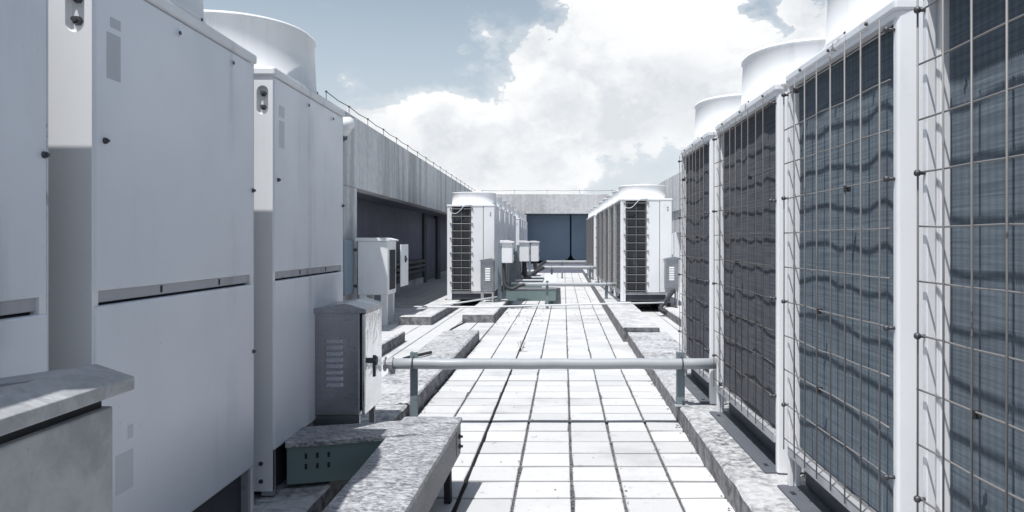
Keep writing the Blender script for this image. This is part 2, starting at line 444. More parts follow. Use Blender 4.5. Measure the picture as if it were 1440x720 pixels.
# ------------------------------------------------------------------ concrete plinths
def plinth(u0, u1, y0, y1, z, mat, label, seed, rough=.005):
    rnd = random.Random(seed); rings = []
    n = max(4, int((y1-y0)/.07))
    for i in range(n+1):
        y = y0 + (y1-y0)*i/n
        e = .012 if i in (0, n) else 0
        def j(s=1.0): return (mnoise.noise(Vector((y*6, seed*3.1, s*7)))*rough + rnd.uniform(-1, 1)*rough*.35)
        cx = .012
        prof = [(u0+j(1), -.011), (u0+j(2), z-cx+j(3)), (u0+cx+j(4), z-e*.5), (u1-cx+j(5), z-e*.5), (u1+j(6)*.9, z-cx+j(7)), (u1+j(8), z*.5), (u1+j(9), -.011)]
        rings.append([(fx(p[0], y), y + (0 if 0 < i < n else (rnd.uniform(-.004, .004))), p[1]) for p in prof])
    mb = MB(); mb.loft(rings)
    o = solo('concrete_plinth', mb, mat, (fx((u0+u1)/2, (y0+y1)/2), (y0+y1)/2, 0), label, 'plinth', 'low concrete plinths under the units')
    o.data.materials.append(M['plinth_side_shaded'])
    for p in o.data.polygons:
        if abs(p.normal.z) < .35: p.material_index = 1  # upright faces take the shade-darkened side colour
    return o
plinth(.72, 1.17, -1.0, 8.71, .12, M['plinth'], 'long mottled concrete plinth under the near right units', 1, .006)
plinth(.675, 1.09, 8.74, 27.5, .17, M['plinth_far'], 'pale raised concrete plinth leading under the far right row', 2)
plinth(1.56, 2.02, -1.0, 27.5, .12, M['plinth_far'], 'rear concrete plinth behind the right units, under the grey louvred box', 3)
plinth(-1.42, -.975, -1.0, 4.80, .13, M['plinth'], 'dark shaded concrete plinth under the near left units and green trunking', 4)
plinth(-1.38, -.98, 4.86, 8.9, .12, M['plinth'], 'sunlit empty concrete plinth beside the aisle, past the steel box', 5, .006)
plinth(-1.43, -.99, 10.8, 29, .12, M['plinth_far'], 'concrete plinth under the aisle side of the far left row', 6)
plinth(-2.25, -1.82, 10.5, 29, .12, M['plinth_far'], 'half shaded concrete plinth beside the wall recess, left of the far units', 7)
plinth(-2.25, -1.82, 2.0, 8.8, .12, M['plinth_far'], 'short concrete plinth end showing between steel box and black cable', 8)

# ------------------------------------------------------------------ air-conditioning units
def superell(cx, cy, a, b, n, z, k=56):
    out = []
    for j in range(k):
        t = 2*math.pi*j/k; c, s = math.cos(t), math.sin(t)
        out.append((cx+a*math.copysign(abs(c)**(2/n), c), cy+b*math.copysign(abs(s)**(2/n), s), z))
    return out
def coil_sheet(x, y0, y1, z0, z1, pitch, amp, wrap, nz=26, seed=0):
    """upright fins standing close together (sawtooth in plan), buckled as a whole; wrap bends the near end back round the corner"""
    mb = MB(); nf = max(2, int((y1-y0)/pitch)); ys = []
    for q in range(nf):
        ya = y0+(y1-y0)*q/nf; ys += [(ya, 1.3), (ya+(y1-y0)/nf*.92, 0.0)]
    k = len(ys)
    for i in range(nz+1):
        z = z0+(z1-z0)*i/nz
        for y, dd in ys:
            d = amp*mnoise.noise(Vector((y*2.6, z*1.1, seed)))+amp*.6*mnoise.noise(Vector((y*7, z*3.3, seed+4)))
            b = 0
            if wrap > 0 and y-y0 < wrap: b = (1-math.sqrt(max(0, 1-((wrap-(y-y0))/wrap)**2)))*wrap*.55
            mb.v.append((x+d+b+dd*pitch, y, z))
    for i in range(nz):
        for j in range(k-1):
            a = i*k+j; mb.f.append((a, a+1, a+k+1, a+k))
    return mb
def pill(cx, cz, w, h, n=8):
    r = w/2; out = []
    for k in range(n+1): out.append((cx+r*math.cos(math.pi*k/n), cz+h/2-r+r*math.sin(math.pi*k/n)))
    for k in range(n+1): out.append((cx-r*math.cos(math.pi*k/n), cz-h/2+r-r*math.sin(math.pi*k/n)))
    return out
def holed_plate(x0, x1, z0, z1, y, holes, depth):
    """plate in the XZ plane facing -Y with pressed-in recesses"""
    bm = bmesh.new()
    def loop(pts):
        vs = [bm.verts.new((p[0], y, p[1])) for p in pts]; return vs, [bm.edges.new((vs[i], vs[(i+1) % len(vs)])) for i in range(len(vs))]
    es = []; hv = []
    ov, e = loop([(x0, z0), (x1, z0), (x1, z1), (x0, z1)]); es += e
    for h in holes:
        vs, e = loop(h); es += e; hv.append(vs)
    bmesh.ops.triangle_fill(bm, use_beauty=True, use_dissolve=False, edges=es)
    for vs in hv:
        n = len(vs); c = sum((v.co for v in vs), Vector())/n
        m1 = [bm.verts.new((c.x+(v.co.x-c.x)*.9, y+depth*.7, c.z+(v.co.z-c.z)*.96)) for v in vs]
        m2 = [bm.verts.new((c.x+(v.co.x-c.x)*.74, y+depth, c.z+(v.co.z-c.z)*.9)) for v in vs]
        for a, b in ((vs, m1), (m1, m2)):
            for i in range(n): bm.faces.new((a[i], a[(i+1) % n], b[(i+1) % n], b[i]))
        bm.faces.new(m2)
    mb = MB(); bm.verts.index_update()
    mb.v = [tuple(v.co) for v in bm.verts]; mb.f = [tuple(v.index for v in f.verts) for f in bm.faces]; bm.free()
    mb.box(x0+.001, x1-.001, y+depth+.004, y+depth+.012, z0+.001, z1-.001)
    for fa, fb in (((x0, z0), (x1, z0)), ((x1, z0), (x1, z1)), ((x1, z1), (x0, z1)), ((x0, z1), (x0, z0))):
        mb.quad((fa[0], y, fa[1]), (fb[0], y, fb[1]), (fb[0], y+depth+.004, fb[1]), (fa[0], y+depth+.004, fa[1]))
    return mb

def shroud(t, x0, x1, y0, y1, zt, h):
    cx, cy = (x0+x1)/2, (y0+y1)/2; a = (x1-x0)/2-.008; b = min((y1-y0)/2-.05, a*1.06); n = 2.25
    mb = MB()
    mb.loft([superell(cx, cy, a+.004, b+.004, n, zt-.002), superell(cx, cy, a+.004, b+.004, n, zt+.02), superell(cx, cy, a-.004, b-.004, n, zt+.026),
             superell(cx, cy, a-.014, b-.014, n, zt+h-.02), superell(cx, cy, a-.006, b-.006, n, zt+h-.012), superell(cx, cy, a-.010, b-.010, n, zt+h),
             superell(cx, cy, a-.05, b-.05, n-.1, zt+h), superell(cx, cy, a-.09, b-.09, n-.2, zt+.05)], cap=True)
    o = part('fan_shroud', mb, M['shroud'], t, smooth=True)
    if y1 < 6:
        for k in (0.0, math.pi):
            p = Vector((cx+(a-.006)*math.cos(k+.35), cy+(b-.006)*math.sin(k+.35), 0))
            part('seam', MB().tube([(p.x, p.y, zt+.02), (p.x-.010*math.cos(k), p.y, zt+h-.02)], .006, 6), M['shroud'], o)
        for q in range(10):
            k = q*math.pi/5+.2; p = (cx+(a+.001)*math.copysign(abs(math.cos(k))**.9, math.cos(k)), cy+(b+.001)*math.copysign(abs(math.sin(k))**.9, math.sin(k)))
            part('bolt', MB().ball((p[0], p[1], zt+.012), .008, 6, 4), M['bolt'], o)
    return o

def ac_unit(x0, x1, y0, y1, zb, zp, zt, label, group, coil='low', service='low', mat_coil='coil', wrap=0, amp=.003, endcoil=True, seed=0, shroud_h=.262, top_band=.05, sticker=None, pd=.062):
    t = thing('ac_unit', ((x0+x1)/2, (y0+y1)/2, zb), label, 'air conditioner', group)
    tb = zt-.035
    wh = M['white']
    # dark inside core, base frame
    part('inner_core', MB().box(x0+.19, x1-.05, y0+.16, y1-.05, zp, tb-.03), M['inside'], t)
    part('base_frame', MB().box(x0+.07, x1-.03, y0+.03, y1-.02, zb+.01, zp+.02), M['dark'], t)
    # roof cover with turned-down lip
    part('top_cover', MB().box(x0-.008, x1+.008, y0-.008, y1+.008, tb, zt), M['white_worn'], t, bev=.008)
    shroud(t, x0, x1, y0, y1, zt, shroud_h)
    pw = .11 if coil == 'full' else .05
    # --- coil side (-X)
    if coil == 'full':
        part('coil', coil_sheet(x0+pd-.008, y0+.012, y1-.036, zp+.03, tb-.012, .009, amp, wrap, seed=seed), M[mat_coil], t)
        part('corner_post', MB().prism([(x0, y1-.024), (x0+pd*.39, y1-.024), (x0+pd*.42, y1-.012), (x0+pd*.52, y1-.012), (x0+pd*.55, y1-.030), (x0+pd, y1-.030), (x0+pd, y1), (x0, y1)], 'z', zb+.005, tb+.002), wh, t, bev=.003)
        part('top_rail', MB().box(x0+.001, x0+.03, y0+.004, y1-.02, tb-.018, tb+.001), wh, t, bev=.003)
    else:
        part('coil', coil_sheet(x0+.03, y0+.08, y1-.06, zp+.03, tb-.012, .045, .006, 0, nz=8, seed=seed), M[mat_coil], t)
        for ya, yb in ((y0+.001, y0+.079), (y1-.06, y1)):
            part('corner_post', MB().box(x0, x0+.05, ya, yb, zb+.005, tb+.002), wh, t, bev=.004)
    part('bottom_rail', MB().box(x0-.004, x0+.05, y0+.03, y1-.015, zp-.012, zp+.022), M['rail'], t, bev=.003)
    # base flange plate lying on the plinth
    fm = MB().box(x0-.045, x0+.068, y0+.015, y1-.01, zb-.0005, zb+.009)
    fl = part('base_flange', fm, M['plate'], t, bev=.002)
    for yy in (y0+.12, y1-.12): part('slot', MB().box(x0-.022, x0-.004, yy-.02, yy+.02, zb+.009, zb+.0102), M['inside'], fl)
    if coil == 'full':
        xg = x0-.012; wmat = M['wire'] if mat_coil == 'coil' else M['wire_dark']; wr = .0027 if mat_coil == 'coil' else .0023
        zs = []; z = zp+.055
        while z < tb-.03: zs.append(z); z += .143
        ya, yb = y0+.035, y1-.004
        k = int((yb-ya)/.133); ys = [yb-.133*i for i in range(k+1)]
        rnd = random.Random(seed+11)
        vert = MB().tube([(xg-.003, 0, zs[0]-.045), (xg-.002, 0, (zs[0]+zs[-1])/2), (xg-.003, 0, tb-.005)], wr, 6)
        vm = mesh_of(vert, 'guard_wire', wmat, (t.location.x, 0, t.location.z), True)
        for y in ys:
            o = bpy.data.objects.new('guard_wire', vm); o.location = (rnd.uniform(-.002, .002), y-t.location.y, 0); o.rotation_euler = (rnd.uniform(-.002, .002), 0, 0); link(o, t)
        for i, z in enumerate(zs):
            n = 9
            pts = [(xg+.0025+.004*mnoise.noise(Vector((seed, i*3.3, q*.6))), ya-.012+(yb-ya+.024)*q/n, z+.006*mnoise.noise(Vector((q*.5, seed+2, i*2.2)))) for q in range(n+1)]
            part('guard_wire', MB().tube(pts, wr, 6), wmat, t, smooth=True)
        for i, z in enumerate(zs):
            if i % 3 == 1:
                for y in (ya-.016, yb-.01):
                    part('clip', MB().tube([(x0+.012, y, z), (xg-.008, y, z)], .0055, 6).ball((xg-.008, y, z), .010, 8, 5), M['bolt'], t, smooth=True)
        # tie clips in the field
        for i in range(4):
            y = ys[1+(i*2+seed) % (len(ys)-2)]; z = zs[(2+i*3+seed) % len(zs)]
            part('clip', MB().box(xg-.005, xg+.016, y-.005, y+.005, z-.016, z+.004), M['black'], t)
        for yy in (y0+.18, (y0+y1)/2, y1-.2):
            part('screw', MB().tube([(x0-.009, yy, tb+.012), (x0-.016, yy, tb+.012)], .006, 6), M['bolt'], t)
    elif coil == 'low':
        xg = x0-.010; g = MB()
        for i in range(8):
            y = y0+.05+(y1-y0-.08)*i/7; g.tube([(xg, y, zp+.02), (xg, y, tb-.01)], .004, 4)
        for i in range(11):
            z = zp+.06+(tb-zp-.1)*i/10; g.tube([(xg+.004, y0+.03, z), (xg+.004, y1-.02, z)], .004, 4)
        part('wire_guard', g, M['wire'], t, kind='stuff')
    # --- near end (-Y)
    if endcoil:
        cA, cB = x0+.08, x0+.42
        part('end_coil', MB().box(cA, cB, y0+.03, y0+.05, zp+.02, tb), M['end_fins'], t)
        part('corner_post', MB().box(x0+.051, cA, y0+.0012, y0+.03, zb+.006, tb+.001), wh, t)
        g = MB()
        for i in range(3):
            x = cA+.02+(cB-cA-.04)*i/2; g.tube([(x, y0-.004, zp), (x, y0-.004, tb-.01)], .0045, 5)
        for i in range(12):
            z = zp+.05+(tb-zp-.09)*i/11; g.tube([(cA-.02, y0-.010, z), (cB+.02, y0-.010, z)], .0045, 5)
            if i % 2:
                for x in (cA-.02, cB+.02): g.ball((x, y0-.012, z), .016, 6, 4)
        part('wire_guard', g, M['wire'], t, kind='stuff')
        part('loose_cable', MB().tube([(cA-.02+(cB-cA+.04)*i/10, y0-.018, tb-.10-.05*math.sin(i*.62)+.012*i) for i in range(11)], .006, 6), M['conduit'], t, smooth=True)
        part('end_rail', MB().box(cA-.03, x1, y0+.004, y0+.03, zp-.015, zp+.019), M['rail'], t)
        mid = (cB+x1)/2+.01
        part('end_panel', MB().box(cB, mid-.006, y0, y0+.03, zp+.02, tb+.002), wh, t, bev=.006)
        part('end_panel', MB().box(mid+.002, x1-.002, y0-.002, y0+.03, zp+.02, tb+.002), wh, t, bev=.010)
        for z in (tb-.11, tb-.15):
            part('screw', MB().tube([(x1-.07, y0, z), (x1-.07, y0-.008, z)], .011, 6), M['bolt'], t)
    else:
        if service == 'full':
            hx = x1-.045
            pl = holed_plate(x1-.16, x1-.004, zb+.02, tb+.001, y0, [pill(hx, tb-.095, .046, .115)], .016)
            ep = part('end_panel', pl, wh, t)
            for z in (tb-.068, tb-.122):
                part('bolt', MB().tube([(hx, y0+.016, z), (hx, y0+.002, z)], [.012, .010], 6).tube([(hx, y0+.004, z), (hx, y0-.008, z)], .006, 6), M['bolt'], ep)
            part('end_panel', MB().box(x0+.02, x1-.165, y0+.002, y0+.02, zb+.02, tb), wh, t)
            for z in (zb+.06, zb+.13):
                part('bolt', MB().tube([(x1-.05, y0+.002, z), (x1-.05, y0-.006, z)], .009, 6), M['bolt'], ep)
        else:
            pts = [(x0+.012, y0), (x0+.055, y0-.006), (x0+.10, y0-.006), (x0+.105, y0+.008), (x0+.3, y0+.008), (x0+.3, y0+.03), (x0+.004, y0+.03), (x0+.004, y0+.006)]
            ep = part('end_panel', MB().prism(pts, 'z', zb+.006, tb+.001), wh, t, bev=.004)
            part('end_panel', MB().box(x0+.303, x1-.003, y0+.004, y0+.03, zb+.02, tb+.001), wh, t)
            for z in (zb+.10, zb+.21):
                part('bolt', MB().tube([(x0+.075, y0-.005, z), (x0+.075, y0-.017, z)], .011, 6), M['bolt'], ep)
            vh = MB()
            for i in range(5):
                for j in range(3): vh.box(x0+.022+j*.011, x0+.026+j*.011, y0-.0032, y0-.0015, 1.09+i*.010, 1.094+i*.010)
    # --- far end
    part('rear_panel', MB().box(x0+.082, x1-.004, y1-.022, y1-.001, zp, tb+.001), M['end_fins'] if service == 'full' else wh, t)
    if service == 'full': part('corner_post', MB().box(x1-.06, x1-.003, y1-.03, y1, zb+.01, tb+.0005), wh, t)
    # --- service side (+X)
    zs = zb+(zt-zb)*.515
    if service == 'full':
        f = x1
        up = part('upper_panel', MB().box(f-.022, f, y0+.007, y1-.008, zs+.012, tb-.002), M['panel'], t, bev=.006)
        lo = part('lower_panel', MB().box(f-.022, f+.002, y0+.006, y1-.008, zp, zs-.024), M['panel'], t, bev=.006)
        sm = part('seam_rail', MB().box(f-.05, f-.010, y0+.016, y1-.018, zs-.017, zs+.016), M['seam'], t, bev=.002)
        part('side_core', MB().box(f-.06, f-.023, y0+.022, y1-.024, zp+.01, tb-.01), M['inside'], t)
        for q in (.34, .72):
            part('slot', MB().box(f-.011, f-.0085, y0+(y1-y0)*q-.005, y0+(y1-y0)*q+.005, zs-.011, zs+.008), M['inside'], sm)
        part('edge_trim', MB().box(f-.022, f-.002, y1-.0075, y1-.0012, zb+.01, tb-.004), M['rusty'], t)
        def screw(y, z, p):
            part('screw', MB().tube([(f-.001, y, z), (f+.007, y, z)], [.0085, .007], 7).tube([(f+.006, y, z), (f+.012, y, z)], .0045, 6), M['bolt'], p, smooth=False)
        screw(y0+.045, zs+.38, up); screw(y1-.02, zs+.32, up); screw(y1-.02, zs-.27, lo)
        for q in (.42, .80):
            y = y0+(y1-y0)*q; z = tb-.042
            part('screw', MB().tube([(f-.002, y, z), (f+.005, y, z)], [.012, .009], 8), M['panel'], up, smooth=False)
            part('screw', MB().tube([(f+.004, y-.003, z), (f+.009, y-.003, z)], .006, 6), M['bolt'], up)
        if sticker:
            for (ya, yb, za, zc, mt) in sticker:
                pr = up if za > zs else lo
                part('sticker_mark', MB().box(f+(.0 if za > zs else .002)-.001, f+(.0 if za > zs else .002)+.0008, ya, yb, za, zc), M[mt], pr)
        # legs at the corners of the base
        for ya, yb in ((y0+.004, y0+.03), (y1-.05, y1-.02)):
            part('corner_leg', MB().box(x1-.05, x1-.004, ya, yb, zb+.002, zp), M['rail'], t)
    else:
        part('service_panel', MB().box(x1-.03, x1, y0+.032, y1*.5+y0*.5-.01, zp+.02, tb+.001), M['panel'], t, bev=.006)
        part('service_panel', MB().box(x1-.03, x1+.002, y1*.5+y0*.5+.01, y1-.06, zp+.02, tb+.001), M['panel'], t, bev=.006)
        part('corner_post', MB().box(x1-.03, x1-.001, y1-.05, y1-.002, zb+.005, tb+.001), wh, t)
    return t

GR = 'air conditioners of the near right row'
ac_unit(.98, 1.75, .86, 2.035, .12, .265, 1.835, 'nearest right unit at the frame edge, teal fins behind square wire guard', GR, 'full', 'low', 'coil', .0, .004, False, 1)
ac_unit(.98, 1.75, 2.19, 3.206, .12, .265, 1.835, 'right unit with teal fins and bright near corner, second from the camera', GR, 'full', 'low', 'coil', .16, .006, False, 2, pd=.046)
ac_unit(.98, 1.75, 3.36, 4.59, .12, .265, 1.835, 'right unit with dark wavy fins standing just before the grey pipe end', GR, 'full', 'low', 'coil_brown', .0, .012, False, 3, pd=.040)
ac_unit(.98, 1.75, 4.80, 5.84, .12, .265, 1.835, 'dark finned right unit just behind the grey pipe, last of the near row', GR, 'full', 'low', 'coil_brown', .0, .010, False, 4, pd=.040)
GL = 'air conditioners of the near left row'
ac_unit(-1.87, -1.10, .62, 1.68, .135, .315, 1.83, 'leftmost white unit cut by the frame, behind the grey gabled box', GL, 'low', 'full', 'coil', 0, .004, False, 5)
ac_unit(-1.87, -1.10, 1.84, 2.835, .135, .315, 1.83, 'large white panelled unit with a darker sticker mark high on its panel', GL, 'low', 'full', 'coil', 0, .004, False, 6,
        sticker=[(1.895, 1.955, 1.545, 1.66, 'patch'), (1.91, 1.955, 1.675, 1.70, 'patch'), (1.985, 2.01, .63, .665, 'patch_pale'), (1.93, 2.01, .50, .60, 'patch_pale')])
ac_unit(-1.87, -1.10, 3.03, 4.04, .135, .315, 1.83, 'white panelled unit behind the stainless steel box, with faint pale sticker marks', GL, 'low', 'full', 'coil', 0, .004, False, 7,
        sticker=[(3.09, 3.15, 1.52, 1.63, 'patch_pale'), (3.09, 3.15, 1.645, 1.69, 'patch_pale')])

# far rows: one unit, then copies
NTH = ['first', 'second', 'third', 'fourth', 'fifth', 'sixth', 'seventh', 'eighth', 'ninth', 'tenth']
RF = [(12.4+i*1.27, 1.10-.006*i) for i in range(5)]+[(19.7+i*1.27, 1.06-.006*i) for i in range(3)]
LF = [(13.45+i*1.27, -1.845+.0188*i) for i in range(5)]+[(21.0+i*1.27, -1.735+.0188*i) for i in range(4)]
proto = ac_unit(1.10, 1.93, 12.4, 13.58, .17, .30, 1.84, '', 'far right row of air conditioners', 'low', 'low', 'coil_brown', 0, .004, True, 8, shroud_h=.235)
base_loc = Vector(proto.location)
for i, (y, x) in enumerate(RF):
    o = proto if i == 0 else copy_tree(proto)
    o.location = base_loc + Vector((x-1.10, y-12.4, 0))
    o['label'] = ('white unit heading the far right row, guarded grille facing the camera', '')[i > 0] or '%s white unit from the front in the far right row' % NTH[i]
for i, (y, x) in enumerate(LF):
    o = copy_tree(proto)
    o.location = base_loc + Vector((x-1.10, y-12.4, -.05)); o['group'] = 'far left row of air conditioners'
    o['label'] = ('white unit heading the far left row, narrow dark grille facing the camera', '')[i > 0] or '%s white unit from the front in the far left row' % NTH[i]

# ------------------------------------------------------------------ walls
def left_wall():
    t = thing('parapet_wall', (-2.9, 18, 0), 'long stained concrete wall with deep shaded recess on the left', 'wall')
    part('pier', MB().box(-3.02, -2.80, 6.5, 11.0, -.01, 1.905), M['concrete'], t, bev=.01)
    part('beam', MB().box(-3.02, -2.797, 6.45, 28.2, 1.908, 2.91), M['concrete'], t, bev=.012)
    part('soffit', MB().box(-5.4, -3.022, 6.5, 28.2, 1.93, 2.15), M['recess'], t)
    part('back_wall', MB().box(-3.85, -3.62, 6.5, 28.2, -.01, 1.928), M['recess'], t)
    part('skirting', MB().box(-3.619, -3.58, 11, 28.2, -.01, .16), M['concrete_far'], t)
    # pale door leaf between dark posts
    part('door_post', MB().box(-3.619, -3.55, 21.3, 21.7, .0, 1.926), M['dark'], t)
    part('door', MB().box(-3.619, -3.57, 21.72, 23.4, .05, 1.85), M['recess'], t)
    part('door_post', MB().box(-3.619, -3.5, 23.42, 24.0, .0, 1.926), M['dark'], t)
    return t
left_wall()
def end_wall():
    t = thing('end_wall', (0, 28.4, 0), 'concrete wall closing the far end of the roof above blue panels', 'wall')
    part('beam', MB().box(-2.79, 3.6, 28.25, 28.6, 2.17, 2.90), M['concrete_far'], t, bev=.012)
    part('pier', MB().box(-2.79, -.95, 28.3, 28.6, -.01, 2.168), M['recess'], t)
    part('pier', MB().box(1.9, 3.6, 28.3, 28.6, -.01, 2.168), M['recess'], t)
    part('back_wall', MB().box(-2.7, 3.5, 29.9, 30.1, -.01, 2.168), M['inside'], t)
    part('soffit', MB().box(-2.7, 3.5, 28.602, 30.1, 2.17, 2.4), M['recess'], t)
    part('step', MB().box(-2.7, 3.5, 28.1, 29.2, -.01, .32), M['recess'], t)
    def rp(x0, x1, z0, z1, rl, rr):
        p = [(x0, z1)]
        for k in range(9): a = math.pi/2*k/8; p.append((x0+rl-rl*math.cos(a), z0+rl-rl*math.sin(a)))
        for k in range(9): a = math.pi/2*k/8; p.append((x1-rr+rr*math.sin(a), z0+rr-rr*math.cos(a)))
        p.append((x1, z1)); return p
    for x0, x1, rl, rr in ((-1.3, .66, .12, .28), (.71, 1.9, .28, .1)):
        part('blue_panel', MB().prism(rp(x0, x1, .42, 2.16, rl, rr), 'y', 29.0, 29.25), M['blue'], t, bev=.02)
end_wall()
def right_wall():
    t = thing('parapet_wall', (3.4, 18, 0), 'pale concrete wall on slim posts glimpsed behind the right units', 'wall')
    part('beam', MB().box(3.24, 3.46, 9.5, 28.2, 1.95, 2.92), M['concrete_far'], t, bev=.012)
    part('lower_beam', MB().box(3.30, 3.44, 9.5, 28.2, 1.38, 1.949), M['concrete_far'], t)
    for y in (10, 13, 16, 18.2, 20.5, 23):
        part('post', MB().box(3.26, 3.5, y, y+.28, -.01, 1.379), M['white'], t, bev=.01)
    part('back_wall', MB().box(5.0, 5.2, 9.5, 28.2, -.01, 2.2), M['concrete_far'], t)
right_wall()
def lightning(p0, p1, n, label, h=.11):
    t = thing('lightning_conductor', p0, label, 'conductor')
    p0 = Vector(p0); p1 = Vector(p1)
    pts = [p0+(p1-p0)*i/(n*2)+Vector((0, 0, h-(.018 if i % 2 else 0))) for i in range(n*2+1)]
    part('wire', MB().tube(pts, .006, 5), M['black'], t)
    sm = mesh_of(MB().tube([(0, 0, -.003), (0, 0, h)], .005, 5).ball((0, 0, h), .017, 6, 4), 'standoff', M['bolt'])
    for i in range(n+1):
        o = bpy.data.objects.new('standoff', sm); o.location = (p1-p0)*i/n; link(o, t)
lightning((-2.83, 9.6, 2.91), (-2.83, 28, 2.91), 17, 'thin lightning wire on studs along the left wall top')
lightning((-2.6, 28.4, 2.90), (3.4, 28.4, 2.90), 5, 'thin lightning wire on studs along the end wall top', .14)
# white pipe end at the corner of the left wall
t = thing('vent_pipe', (-2.72, 10.0, 2.64), 'white rounded pipe end at the near corner of the left wall', 'pipe')
part('elbow', MB().tube([(-2.80, 10.1, 2.55), (-2.72, 10.02, 2.6), (-2.66, 9.96, 2.66), (-2.64, 9.94, 2.74)], [.06, .085, .085, .07], 12).ball((-2.65, 9.95, 2.67), .09, 12, 8), M['white'], t, smooth=True)
part('collar', MB().tube([(-2.797, 10.06, 2.52), (-2.73, 10.05, 2.55)], .085, 12), M['bolt'], t)
# pipes on the recess wall
for k, z in enumerate((.62, .50, .38)):
    solo('wall_pipe', MB().tube([(-3.5, 11.2, z), (-3.5, 20.9, z)], .045, 8), M['dark'], (-3.5, 16, z),
         ('upper', 'middle', 'lower')[k]+' dark pipe of three running along the shaded recess wall', 'pipe', 'pipes in the wall recess', smooth=True)

# ------------------------------------------------------------------ switch boxes
def cap_gable(x0, x1, y0, y1, z, th, rx, rz, skew=.0):
    """folded sheet lid: vertical lip, two slopes meeting on a ridge at rx"""
    poly = [(x0, z), (x1, z), (x1, z+th), (rx, z+th+rz), (x0, z+th)]
    return MB().prism(poly, 'y', y0, y1)
def louvred_box(loc, x0, x1, y0, y1, z0, z1, zg, label, group, mat='steel', nl=8, lx=(.27, .66), lz=(.30, .72), door=True, legs=True, rx=.72, rz=.028, over=.022, lmat=None):
    t = thing('switch_box', loc, label, 'switch box', group)
    part('body', MB().box(x0, x1, y0, y1, z0, z1), M[mat], t, bev=.004)
    part('lid', cap_gable(x0-over*.6, x1+over*1.6, y0-over, y1+over, z1-.004, .018, x0+(x1-x0)*rx, rz), M[mat], t, bev=.002)
    w, h = x1-x0, z1-z0
    for i in range(nl):
        z = z0+h*lz[0]+h*(lz[1]-lz[0])*i/(nl-1); a, b = x0+w*lx[0], x0+w*lx[1]; q = h*(lz[1]-lz[0])/(nl-1)*.28
        part('louvre', MB().loft([[(a, y0+.002, z+q), (a, y0+.002, z-q), (a, y0-.001, z-q), (a, y0-.001, z+q)], [(a+.008, y0+.002, z+q), (a+.008, y0+.002, z-q), (a+.008, y0-.010, z-q), (a+.008, y0-.003, z+q)],
                                  [(b-.008, y0+.002, z+q), (b-.008, y0+.002, z-q), (b-.008, y0-.010, z-q), (b-.008, y0-.003, z+q)], [(b, y0+.002, z+q), (b, y0+.002, z-q), (b, y0-.001, z-q), (b, y0-.001, z+q)]]), M[lmat or mat], t)
    if door:
        d = part('door', MB().box(x1+.010, x1+.026, y0+.004, y1-.004, z0+.004, z1-.008), M['doorsteel'] if mat == 'steel' else M[mat], t, bev=.004)
        part('hinge_gap', MB().box(x1-.001, x1+.011, y0+.02, y1-.02, z0+.02, z1-.01), M['inside'], t)
        hz = z0+h*.47; hy = y0+.07
        part('handle', MB().tube([(x1+.024, hy, hz+.02), (x1+.060, hy, hz+.02)], .013, 8).tube([(x1+.050, hy, hz+.02), (x1+.066, hy, hz+.02)], .021, 8).box(x1+.046, x1+.058, hy-.009, hy+.009, hz-.055, hz+.045), M['dark'], d)
    if legs:
        for xx in (x0+.004, x1-.03):
            for yy in (y0+.012, y1-.04):
                part('leg', MB().box(xx, xx+.026, yy, yy+.026, zg, z0+.001), M['rail'], t)
        part('foot_rail', MB().box(x0+.002, x1-.002, y0+.006, y0+.02, z0-.045, z0-.002), M[mat], t)
    return t
louvred_box((-.99, 3.72, .13), -1.112, -.892, 3.55, 3.90, .335, .815, .13, 'stainless steel louvred switch box on legs before the white panels, left of the pipe', 'louvred switch boxes', lmat='louvre')
louvred_box((2.0, 12.3, .12), 1.80, 2.01, 12.22, 12.5, .40, .86, .12, 'grey louvred switch box right of the far right row', 'louvred switch boxes', lmat='white', door=False)
louvred_box((-1.12, 12.95, .12), -1.21, -.99, 12.9, 13.2, .36, .82, .12, 'grey louvred switch box at the front corner of the far left row', 'louvred switch boxes', lmat='white', door=False, lx=(.35, .75))
louvred_box((-.8, 16.6, .1), -.95, -.68, 16.6, 16.9, .30, .90, .0, 'dim grey switch box farther down the far left row under a white one', 'louvred switch boxes', door=False, mat='rail')

def near_box():
    t = thing('switch_box', (-.97, 1.27, 0), 'weathered grey box with gabled overhanging lid at the bottom left corner', 'switch box', None)
    part('body', MB().box(-1.09, -.852, .95, 1.49, .02, .822), M['greybody'], t, bev=.004)
    lid = MB().prism([(-1.105, .846), (-.832, .846), (-.832, .872), (-.907, .897), (-1.105, .868)], 'y', .92, 1.53)
    part('lid', lid, M['capmetal'], t, bev=.0025)
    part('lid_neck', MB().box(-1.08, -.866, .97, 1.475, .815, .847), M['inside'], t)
    part('lid_joint', MB().prism([(-1.106, .869), (-.909, .898), (-.909, .900), (-1.106, .871)], 'y', 1.335, 1.345), M['capmetal'], t)
near_box()

